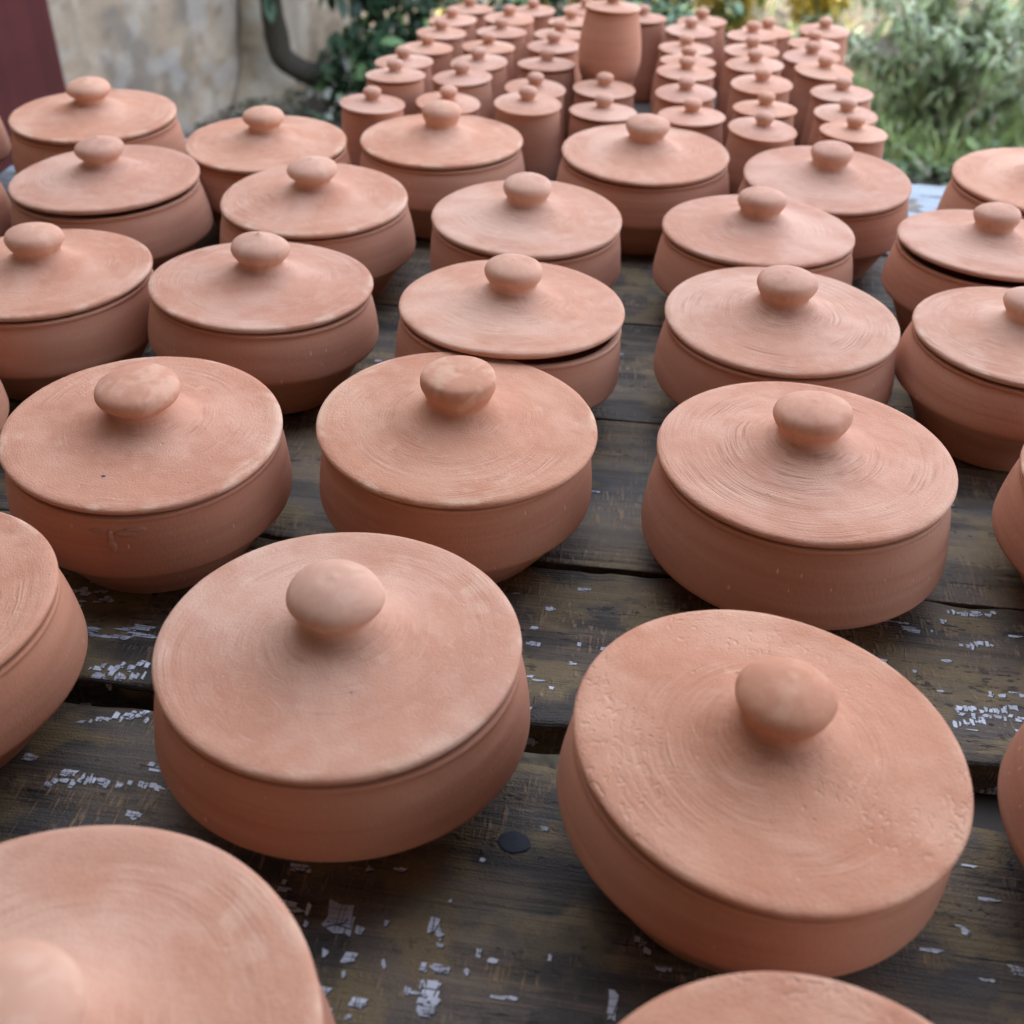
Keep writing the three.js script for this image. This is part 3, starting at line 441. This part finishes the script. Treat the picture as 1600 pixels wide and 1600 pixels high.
BOWLS.forEach(([n, x, z, R, t, o], i) => { made[n] = makeBowl({ i, x, z, R, t, ...o }); });
{ // the drip under the rim and the spot on the lid of one bowl
  const { b, lid, R, H } = made.B4, cl = bodyMats[0];
  const aim = Math.atan2(0.95, 0.02);               // towards the viewer
  const cx = Math.cos(aim), cz = Math.sin(aim), parts = [];
  const blob = (ang, y, rad, sx, sy) => { const g = new THREE.SphereGeometry(1, 20, 14).scale(sx, sy, 0.0017).rotateY(Math.PI / 2 - ang); return g.translate(Math.cos(ang) * rad, y, Math.sin(ang) * rad); };
  parts.push(blob(aim, (H - 0.3) * R, 1.01 * R, 0.0032, 0.0048), blob(aim + 0.005, (H - 0.23) * R, 0.997 * R, 0.0022, 0.006), blob(aim - 0.09, (H - 0.2) * R, 0.992 * R, 0.007, 0.003), blob(aim - 0.16, (H - 0.17) * R, 0.987 * R, 0.007, 0.0022), blob(aim + 0.09, (H - 0.185) * R, 0.99 * R, 0.006, 0.002));
  part('clay_drip', mergeGeometries(parts), cl, b, { label: 'drip of slip under the rim' });
  const at = [0.03 * R - 0.12 * R, 0, 0.66 * R];
  part('spot', new THREE.SphereGeometry(1, 20, 10).scale(0.0024, 0.0006, 0.0018).translate(at[0], 0.0275 * R, at[2]), std({ color: new THREE.Color(0.03, 0.035, 0.05), roughness: 0.6 }), lid, { label: 'dark grey spot' });
  part('spot_halo', new THREE.CylinderGeometry(0.0046, 0.005, 0.0005, 26).scale(1, 1, 0.8).translate(at[0], 0.0262 * R, at[2]), std({ color: new THREE.Color(0.42, 0.29, 0.25), roughness: 0.9 }), lid);
}

/* ---------------------------------------------------------------- tall lidded jars */
const jarMat = clayMat(bodyMaterial(24, 1024, 512, { streak: 0.6, specks: 20 }), 0.0008), jarLidMat = lidMats[4];
function jarParts(seed, wide) {                     // unit lid radius, unit: layout
  reseed(seed);
  const r = 0.4 * S, H = 2.6 * r, w = fbm(7, 3, 3), p = rr(0, 6.3);
  const warp = (q, y, a) => [q * (1 + 0.006 * Math.cos(2 * a + p) + 0.01 * (w(a / 6.2832, 0.4) - 0.5)), y];
  const B = scaleP([[0, 0.03], [0.8, 0.02], [0.88, 0.0], [0.95, 0.04], [wide - 0.07, 0.3], [wide - 0.01, 0.65], [wide, 0.95], [wide - 0.03, 1.45], [lerp(0.93, wide, 0.38), 2.05], [0.94, 2.42], [0.925, 2.5], [0.91, 2.53], [0.86, 2.53], [0.84, 2.45], [0.9, 1.6], [0.9, 0.3], [0.7, 0.14], [0, 0.12]], r);
  const L = smoothProfile(scaleP([[0, -0.05], [0.85, -0.05], [0.95, -0.05], [0.99, -0.03], [1, 0], [0.985, 0.025], [0.9, 0.04], [0.6, 0.075], [0.36, 0.1], [0.25, 0.13], [0.205, 0.17], [0.205, 0.21], [0.255, 0.28], [0.28, 0.36], [0.255, 0.44], [0.16, 0.5], [0, 0.52]], r), 46);
  const cut = L.findIndex(([q, y], i) => i > 15 && y > 0.15 * r);
  const [lid, knob] = turned(L, 56, warp, rnd(), [cut], null);
  return { body: turned(smoothProfile(B, 46), 56, warp, rnd(), null)[0], lid, knob, H };
}
const jarKinds = [jarParts(301, 1.06), jarParts(302, 1.1), jarParts(303, 1.04), jarParts(304, 1.13)];
const jarProto = {};
function placeJar(x, z, r, up, kind, label, base = TOP + 0.001, lidded = true) {
  const J = jarKinds[kind], k = r / 0.4, h = (1 + up) * S / J.H;
  const o = thing(lidded ? 'lidded_jar' : 'open_jar', label, lidded ? 'lidded jar' : 'jar', lidded ? 'tall lidded clay jars crowded behind the bowls' : null, [x * S, base, z * S]);
  const jl = tinted(jarLidMat), body = part('jar_body', J.body, tinted(jarMat), o); body.scale.set(k, h, k);
  if (lidded) { const l = part('lid', J.lid, jl, o); l.position.y = J.H * h; l.scale.setScalar(k); part('knob', J.knob, jl, l); l.rotation.set(rr(-0.04, 0.04), 0, rr(-0.04, 0.04)); l.position.x = rr(-0.03, 0.03) * r * S; }
  o.rotation.set(rr(-0.012, 0.012), rr(0, 6.28), rr(-0.012, 0.012)); return o;
}
const COLS = {
  j: '-1.902,-14.341,.412,.1 -1.697,-15.121,.395,.23 -1.664,-15.968,.41,.18 -1.388,-16.81,.37,.16 -1.25,-17.656,.38,.16 -1.129,-18.557,.382,.14 -.892,-19.435,.382,.11',
  k: '-.959,-14.62,.42,.05 -.803,-15.391,.4,.15 -.62,-16.15,.405,.15 -.514,-16.962,.391,.15 -.343,-17.859,.385,.15 -.236,-18.73,.4,.14 .137,-19.589,.36,.08',
  l: '.074,-14.429,.43,.12 .168,-15.32,.415,.05 .332,-16.189,.408,.14 .448,-17.053,.393,.16 .547,-17.941,.396,.11 .754,-18.819,.377,.1 1.024,-19.727,.382,.08',
  m: '1.043,-14.531,.44,.01 1.108,-15.42,.42,.04',
  n: '2.14,-14.26,.425,.07 2.154,-15.05,.405,.12 2.228,-15.84,.405,.17 2.353,-16.63,.4,.11 2.413,-17.437,.402,.08 2.581,-18.248,.394,.14 2.866,-19.097,.4,.08',
  o: '2.929,-13.63,.415,.12 3.089,-14.462,.41,.12 3.193,-15.323,.41,.18 3.231,-16.192,.408,.2 3.341,-17.054,.403,.17 3.491,-17.943,.396,.17 3.852,-18.771,.397,.04',
  p: '4.038,-13.64,.405,.11 4.142,-14.43,.402,.08 4.274,-15.27,.41,.1 4.211,-16.128,.41,.16 4.208,-16.997,.415,.12 4.422,-17.872,.393,.08 4.76,-18.713,.4,.08' };
const ORD = ['first', 'second', 'third', 'fourth', 'fifth', 'sixth', 'seventh'], COLN = { j: 'leftmost row of jars', k: 'second row of jars from the left', l: 'third row of jars from the left', m: 'row of jars in front of the stacked jar', n: 'row just right of the stacked jar', o: 'second row of jars from the right', p: 'rightmost row of jars' };
reseed(310);
for (const [c, s] of Object.entries(COLS)) s.split(' ').forEach((q, i, all) => {
  const [x, z, r, up] = q.split(',').map(Number);
  const where = i === 0 ? 'nearest jar' : i === all.length - 1 ? 'farthest jar' : ORD[i] + ' jar from the front';
  placeJar(x, z, r, up, Math.floor(rnd() * 3), `clay jar, ${where} in ${COLN[c]}`);
});
placeJar(1.87, -18.75, 0.38, 0.2, 1, 'small-knobbed clay jar mostly hidden behind the right side of the stacked jar');
placeJar(1.2, -16.28, 0.39, -0.02, 2, 'open clay jar without lid that carries the stacked jar', TOP + 0.001, false);
placeJar(1.2, -16.2, 0.384, -0.056, 3, 'tall clay jar standing stacked on top of another jar, above all the others', TOP + 0.001 + 0.965 * S);

/* ---------------------------------------------------------------- plants */
function leafGeo(len, wid, droop, fold, n = 5) {     // a leaf blade along +z, curving down
  const pos = [], ix = [], nor = [];
  for (let i = 0; i <= n; i++) {
    const t = i / n, w = wid * Math.pow(Math.sin(Math.PI * Math.min(1, 0.06 + 0.94 * t)), 0.8) * (1 - 0.25 * t) / 2, a = droop * t, z = len * (droop ? Math.sin(a) / droop : t), y = -len * (droop ? (1 - Math.cos(a)) / droop : 0);
    pos.push(-w, y + fold * w, z, 0, y, z, w, y + fold * w, z);
  }
  for (let i = 0; i < n; i++) for (let j = 0; j < 2; j++) { const a = i * 3 + j; ix.push(a, a + 3, a + 1, a + 1, a + 3, a + 4); }
  const g = new THREE.BufferGeometry(); g.setAttribute('position', new THREE.Float32BufferAttribute(pos, 3)); g.setIndex(ix); g.computeVertexNormals(); return g;
}
const leafMat = (tr = 0.35) => new THREE.MeshPhysicalMaterial({ color: 0xffffff, roughness: 0.62, transmission: tr, thickness: 0, side: THREE.DoubleSide });
const LM = leafMat(0.25), LM2 = leafMat(0.4), LMD = std({ color: 0xffffff, roughness: 0.5, side: THREE.DoubleSide });
const tmpM = new THREE.Matrix4(), tmpQ = new THREE.Quaternion(), tmpE = new THREE.Euler(), tmpS = new THREE.Vector3(), tmpC = new THREE.Color();
function scatter(name, geo, mat, list, parent, kind) { // list of [x, y, z, rx, ry, rz, s, r, g, b]
  const m = new THREE.InstancedMesh(geo, mat, list.length); m.name = name; m.castShadow = m.receiveShadow = true;
  list.forEach((q, i) => { tmpQ.setFromEuler(tmpE.set(q[3], q[4], q[5], 'YXZ')); tmpM.compose(new THREE.Vector3(q[0], q[1], q[2]), tmpQ, tmpS.setScalar(q[6])); m.setMatrixAt(i, tmpM); m.setColorAt(i, tmpC.setRGB(q[7], q[8], q[9])); });
  if (kind) m.userData.kind = kind; parent.add(m); return m;
}
function tubeOf(pts, r0, r1, seg = 8, rad = 6) {
  const c = new THREE.CatmullRomCurve3(pts), g = new THREE.TubeGeometry(c, seg, 1, rad), p = g.attributes.position, n = rad + 1;
  for (let i = 0; i < p.count; i++) { const t = Math.floor(i / n) / seg, q = c.getPointAt(t), r = lerp(r0, r1, t); p.setXYZ(i, q.x + (p.getX(i) - q.x) * r, q.y + (p.getY(i) - q.y) * r, q.z + (p.getZ(i) - q.z) * r); }
  return g;
}
const V = (x, y, z) => new THREE.Vector3(x, y, z);
function shrub(o) {
  reseed(o.seed);
  const t = thing('shrub', o.label, 'shrub', o.group, [o.x, 0, o.z]), stems = [], leaves = [];
  for (let i = 0; i < o.stems; i++) {
    const a = rr(0, 6.28), lean = rr(0.05, 1) * o.spread, h = o.h * rr(0.55, 1.05), bx = rr(-0.1, 0.1) * o.spread * 2, bz = rr(-0.1, 0.1) * o.spread * 2;
    const pts = [V(bx, -0.02, bz), V(bx + Math.cos(a) * lean * 0.25, h * 0.4, bz + Math.sin(a) * lean * 0.25), V(bx + Math.cos(a) * lean * 0.7, h * 0.8, bz + Math.sin(a) * lean * 0.7), V(bx + Math.cos(a) * lean * 1.1, h * (0.98 - 0.15 * lean), bz + Math.sin(a) * lean * 1.1)];
    const c = new THREE.CatmullRomCurve3(pts); stems.push(tubeOf(pts, o.stemR ?? 0.005, 0.0015, 8, 5));
    const n = Math.round(o.leaves * rr(0.8, 1.2));
    for (let k = 0; k < n; k++) { const q = c.getPoint(rr(o.from ?? 0.15, 1)), [r, g, b] = o.color(); leaves.push([q.x + rr(-0.02, 0.02), q.y + rr(-0.02, 0.02), q.z + rr(-0.02, 0.02), rr(-0.9, 1.1), rr(0, 6.28), rr(-0.4, 0.4), rr(0.6, 1.25), r, g, b]); }
  }
  part('stem', mergeGeometries(stems), std({ color: new THREE.Color(...(o.stemC ?? [0.1, 0.08, 0.055])), roughness: 0.9 }), t);
  scatter('foliage', o.leaf, o.mat ?? LM, leaves, t, 'stuff');
  return t;
}
const greyGreen = () => { const k = rr(0.4, 1.5), d = rnd(); return d < 0.1 ? [0.42 * k, 0.34 * k, 0.22 * k] : d < 0.35 ? [0.29 * k, 0.4 * k, 0.15 * k] : [0.44 * k, 0.49 * k, 0.27 * k + 0.03 * d]; };
const freshGreen = () => { const k = rr(0.6, 1.5); return [0.34 * k, 0.42 * k, 0.14 * k]; };
const darkGreen = () => { const k = rr(0.5, 1.5); return [0.03 * k, 0.07 * k, 0.03 * k]; };
const straw = () => { const k = rr(0.6, 1.1), d = rnd(); return d < 0.3 ? [0.28 * k, 0.32 * k, 0.1 * k] : [0.62 * k, 0.52 * k, 0.27 * k]; };
const willow = leafGeo(0.066, 0.016, 1.1, 0.4), willowS = leafGeo(0.07, 0.014, 0.5, 0.4), broad = leafGeo(0.075, 0.04, 0.4, 0.2), tiny = leafGeo(0.035, 0.02, 0.3, 0.2, 3);
const SG = 'grey-green shrubs beyond the right end of the table';
shrub({ seed: 401, x: 1.42, z: -3.86, h: 0.55, spread: 0.42, stems: 44, leaves: 110, from: 0.02, leaf: willow, color: greyGreen, group: SG, label: 'grey-green shrub with long drooping leaves, beside the rightmost jars' });
shrub({ seed: 402, x: 1.95, z: -3.9, h: 0.42, spread: 0.45, stems: 44, leaves: 110, from: 0.02, leaf: willow, color: greyGreen, group: SG, label: 'grey-green shrub with narrow leaves and dry stems at the right edge' });
shrub({ seed: 403, x: 1.12, z: -4.5, h: 0.2, spread: 0.3, stems: 26, leaves: 50, from: 0.02, leaf: willowS, color: () => (rnd() < 0.35 ? straw() : greyGreen()), group: SG, label: 'low shrub with sunlit yellowing tips behind the two right rows of jars' });
shrub({ seed: 404, x: 1.75, z: -4.6, h: 0.24, spread: 0.4, stems: 26, leaves: 40, from: 0.02, leaf: willowS, color: () => (rnd() < 0.4 ? straw() : greyGreen()), group: SG, label: 'sunlit shrub behind the grey-green shrub beside the jars, with cream tips' });
shrub({ seed: 405, x: 2.75, z: -4.9, h: 0.7, spread: 0.5, stems: 30, leaves: 55, leaf: willowS, color: () => (rnd() < 0.75 ? straw() : greyGreen()), group: SG, label: 'pale straw shrub in the sun beyond the right edge of the grass' });
shrub({ seed: 406, x: 0.05, z: -4.75, h: 0.26, spread: 0.3, stems: 20, leaves: 26, leaf: broad, color: darkGreen, mat: LMD, label: 'dark broad-leaved bush behind the middle rows of jars' });
shrub({ seed: 407, x: 0.62, z: -4.9, h: 0.24, spread: 0.25, stems: 16, leaves: 26, leaf: broad, color: () => { const k = rr(0.5, 1.4); return [0.05 * k, 0.1 * k, 0.06 * k]; }, mat: LMD, label: 'dark green bush behind the stacked jar' });
const SB = 'sunlit yellow bushes far behind the jars';
const YB = ['above the leftmost jars', 'above the third row of jars', 'just left of the stacked jar', 'just right of the stacked jar', 'above the second row of jars from the right', 'beside the rightmost jars', 'behind the drooping grey-green shrub', 'in the top right corner'];
[[-0.3, -5.35], [0.02, -5.25], [0.32, -5.3], [0.6, -5.2], [0.92, -5.25], [1.28, -5.15], [1.7, -5.3], [2.25, -5.2]].forEach(([x, z], i) =>
  shrub({ seed: 411 + i, x, z, h: 0.5, spread: 0.3, stems: 24, leaves: 42, from: 0.0, leaf: i > 5 ? tiny : broad, color: () => { const k = rr(0.6, 1.15), d = rnd(); return d < 0.22 ? [0.2 * k, 0.3 * k, 0.07 * k] : i > 5 ? [0.75 * k, 0.66 * k, 0.46 * k] : [0.88 * k, 0.7 * k, 0.14 * k]; }, mat: LM2, group: SB, label: 'sunlit ' + (i > 5 ? 'cream' : 'yellow') + ' bush ' + YB[i] }));
{ // tree: trunk leaning up along the wall, then turning
  reseed(421);
  const t = thing('tree', 'small tree with a dark crooked trunk and glossy leaves beside the plaster wall', 'tree', null, [-0.5, 0, -4.12]);
  const P = [[0.06, -0.08, 0.02], [-0.05, 0.0, 0.02], [-0.14, 0.062, 0.04], [-0.22, 0.11, 0.07], [-0.29, 0.148, 0.1], [-0.335, 0.19, 0.12], [-0.345, 0.25, 0.12], [-0.352, 0.38, 0.12], [-0.34, 0.6, 0.15], [-0.25, 1.0, 0.2], [-0.2, 1.5, 0.2]].map((p) => V(...p));
  const g = tubeOf(P, 0.04, 0.026, 110, 16), p = g.attributes.position, n = fbm(30, 8, 4); for (let i = 0; i < p.count; i++) { const k = (n(i % 17 / 16, i / p.count) - 0.5) * 0.05; p.setX(i, p.getX(i) + k); p.setY(i, p.getY(i) + k * 0.5); }
  g.computeVertexNormals();
  const bark = std({ color: new THREE.Color(0.05, 0.042, 0.028), roughness: 0.95 });
  part('trunk', g, bark, t);
  const limbs = [[[0.06, -0.05, 0.02], [0.02, 0.2, 0.05], [-0.02, 0.5, 0.02], [0.05, 1.1, 0]], [[0.04, 0.05, 0], [0.14, 0.3, -0.1], [0.3, 0.6, -0.15], [0.5, 1.2, -0.2]], [[-0.2, 1.3, 0.2], [0.1, 1.7, 0.1], [0.5, 2.1, 0]], [[-0.2, 1.4, 0.2], [-0.1, 2, 0.4], [0.2, 2.6, 0.5]]];
  for (const l of limbs) part('branch', tubeOf(l.map((q) => V(...q)), 0.028, 0.01, 16, 9), bark, t);
  const L = [];
  const clump = (x, y, z, s, n2, f) => { for (let i = 0; i < n2; i++) { const [r, g2, b] = f(); L.push([x + rr(-s, s), y + rr(-s, s) * 0.8, z + rr(-s, s) * 0.7, rr(-0.3, 1.0), rr(0, 6.28), rr(-0.6, 0.6), rr(0.55, 1.2), r, g2, b]); } };
  const lf = () => (rnd() < 0.18 ? [0.12, 0.2, 0.05] : darkGreen());
  clump(-0.05, 0.18, 0.05, 0.13, 150, lf); clump(0.05, 0.32, 0.05, 0.13, 130, lf); clump(0.17, 0.24, -0.05, 0.13, 110, lf); clump(-0.02, 0.06, 0.1, 0.1, 110, lf); clump(0.0, 0.5, 0, 0.2, 200, lf); clump(0.3, 0.45, -0.1, 0.2, 160, lf);
  clump(-0.33, 0.46, 0.16, 0.05, 14, lf); const pl = () => (rnd() < 0.25 ? [0.5, 0.52, 0.42] : rnd() < 0.4 ? [0.16, 0.26, 0.1] : darkGreen());
  clump(-0.12, 0.1, 0.12, 0.075, 70, pl); clump(-0.02, 0.04, 0.14, 0.07, 60, pl); clump(0.0, 0.22, 0.14, 0.1, 70, pl);
  for (let i = 0; i < 26; i++) clump(rr(-0.6, 0.9), rr(1.3, 2.7), rr(-0.5, 0.7), 0.28, 70, lf);
  scatter('crown', broad, LMD, L, t, 'stuff');
  const hang = std({ color: new THREE.Color(0.035, 0.085, 0.035), roughness: 0.5, side: THREE.DoubleSide }), lg = leafGeo(0.085, 0.045, 0.5, 0.2, 6);
  for (const [x, y, z, ry, rx] of [[-0.35, 0.4, 0.2, 0.6, 1.0], [-0.36, 0.38, 0.19, 2.2, 0.8], [-0.33, 0.42, 0.2, -0.8, 1.1], [-0.1, 0.27, 0.12, 1.2, 0.5], [-0.12, 0.24, 0.12, -1.4, 0.4], [-0.11, 0.22, 0.13, 2.8, 0.5], [0.02, 0.3, 0.16, -0.5, 0.7], [0.1, 0.2, 0.16, 0.4, 0.7], [0.07, 0.1, 0.18, -1.2, 0.6], [0.16, 0.3, 0.12, 0.9, 0.9]]) { const m = part('leaf', lg, hang, t); m.position.set(x, y, z); m.rotation.set(rx, ry, 0, 'YXZ'); }
}
{ // ground cover
  reseed(431); const L = [], G = [], blade = leafGeo(0.15, 0.007, 0.7, 0.3, 4), Dr = [];
  for (let i = 0; i < 9000; i++) { const x = rr(-1.1, 0.6), z = rr(-5.2, -2.6), d = rnd(), k = rr(0.5, 1.2), c = d < 0.09 ? [0.5 * k, 0.5 * k, 0.4 * k] : d < 0.6 ? [0.05 * k, 0.08 * k, 0.04 * k] : d < 0.75 ? [0.2 * k, 0.19 * k, 0.12 * k] : [0.1 * k, 0.07 * k, 0.05 * k]; if ((x - WP.x) * WN.x + (z - WP.y) * WN.y > 0.02) L.push([x, rr(0.004, 0.05), z, rr(-0.5, 0.5), rr(0, 6.28), rr(-0.5, 0.5), rr(0.5, 1.3), ...c]); }
  for (let i = 0; i < 2200; i++) { const k = rr(0.5, 1.1), d = rnd(); L.push([rr(0.7, 3), rr(0.004, 0.03), rr(-4.2, -2.2), rr(-0.5, 0.5), rr(0, 6.28), rr(-0.5, 0.5), rr(0.5, 1.2), ...(d < 0.4 ? [0.3 * k, 0.26 * k, 0.19 * k] : [0.1 * k, 0.09 * k, 0.06 * k])]); }
  const lit = scatter('leaf_litter', tiny, LMD, L, scene, 'stuff'); lit.userData.label = 'fallen leaves and small weeds on the dark ground'; lit.userData.category = 'leaf litter';
  for (let i = 0; i < 4200; i++) { const x = rr(0.95, 2.9), z = rr(-4.4, -3.5); G.push([x, 0, z, rr(-1.5, -0.8), rr(0, 6.28), 0, rr(0.5, 1.35), ...(rnd() < 0.12 ? straw() : freshGreen())]); }
  for (let i = 0; i < 5200; i++) { const x = rr(-2.5, 5), z = rr(-9, -5.2); G.push([x, 0, z, rr(-1.5, -0.8), rr(0, 6.28), 0, rr(0.5, 1.3), ...(rnd() < 0.7 ? straw() : freshGreen())]); }
  const W2 = []; for (let i = 0; i < 5200; i++) { const x = rr(0.85, 2.9), z = rr(-4.35, -3.42), k = rr(0.5, 1.2), d = rnd(); W2.push([x, rr(0.0, 0.1) * rnd() + 0.01, z, rr(-0.6, 0.6), rr(0, 6.28), rr(-0.5, 0.5), rr(0.6, 1.8), ...(d < 0.12 ? [0.5 * k, 0.45 * k, 0.33 * k] : d < 0.6 ? [0.3 * k, 0.4 * k, 0.15 * k] : [0.22 * k, 0.3 * k, 0.17 * k])]); }
  const wd = scatter('weeds', tiny, LM, W2, scene, 'stuff'); wd.userData.label = 'low green weeds on the ground right of the jars'; wd.userData.category = 'weeds';
  const gr = scatter('grass', blade, LM, G, scene, 'stuff'); gr.userData.label = 'tangled green grass at the foot of the right shrubs'; gr.userData.category = 'grass';
  for (const [x, z, n, lb] of [[1.95, -3.95, 9, 'clump of dry grey stalks in front of the right shrubs'], [1.62, -3.9, 6, 'few thin dry stalks beside the drooping grey-green shrub']]) {
    const t = thing('dry_plant', lb, 'dry plant', null, [x, 0, z]), st = [];
    for (let i = 0; i < n; i++) { const a = rr(-0.3, 0.3), b = rr(-0.2, 0.2), h = rr(0.3, 0.6), bx = rr(-0.14, 0.14); st.push(tubeOf([V(bx, 0, rr(-0.08, 0.08)), V(bx + a * 0.3, h * 0.5, b * 0.3), V(bx + a * 0.7, h, b)], 0.005, 0.002, 6, 5)); }
    part('stalk', mergeGeometries(st), std({ color: new THREE.Color(0.34, 0.29, 0.24), roughness: 0.9 }), t);
  }
  const H = []; for (let i = 0; i < 9000; i++) { const x = rr(-12, 14); H.push([x, Math.pow(rnd(), 0.8) * (1.8 + 0.5 * Math.sin(x)), -11 + rr(-0.7, 0.7) + 0.4 * Math.sin(x * 0.7), rr(-0.8, 0.8), rr(0, 6.28), rr(-0.6, 0.6), rr(2.5, 4.5), ...(rnd() < 0.5 ? freshGreen() : darkGreen())]); }
  const hd = scatter('hedge', broad, LMD, H, scene, 'stuff'); hd.userData.label = 'long green hedge at the end of the garden'; hd.userData.category = 'hedge';
}
scene.traverse((o) => { if (o.isMesh) { o.castShadow = true; o.receiveShadow = true; } });
renderer.render(scene, camera);
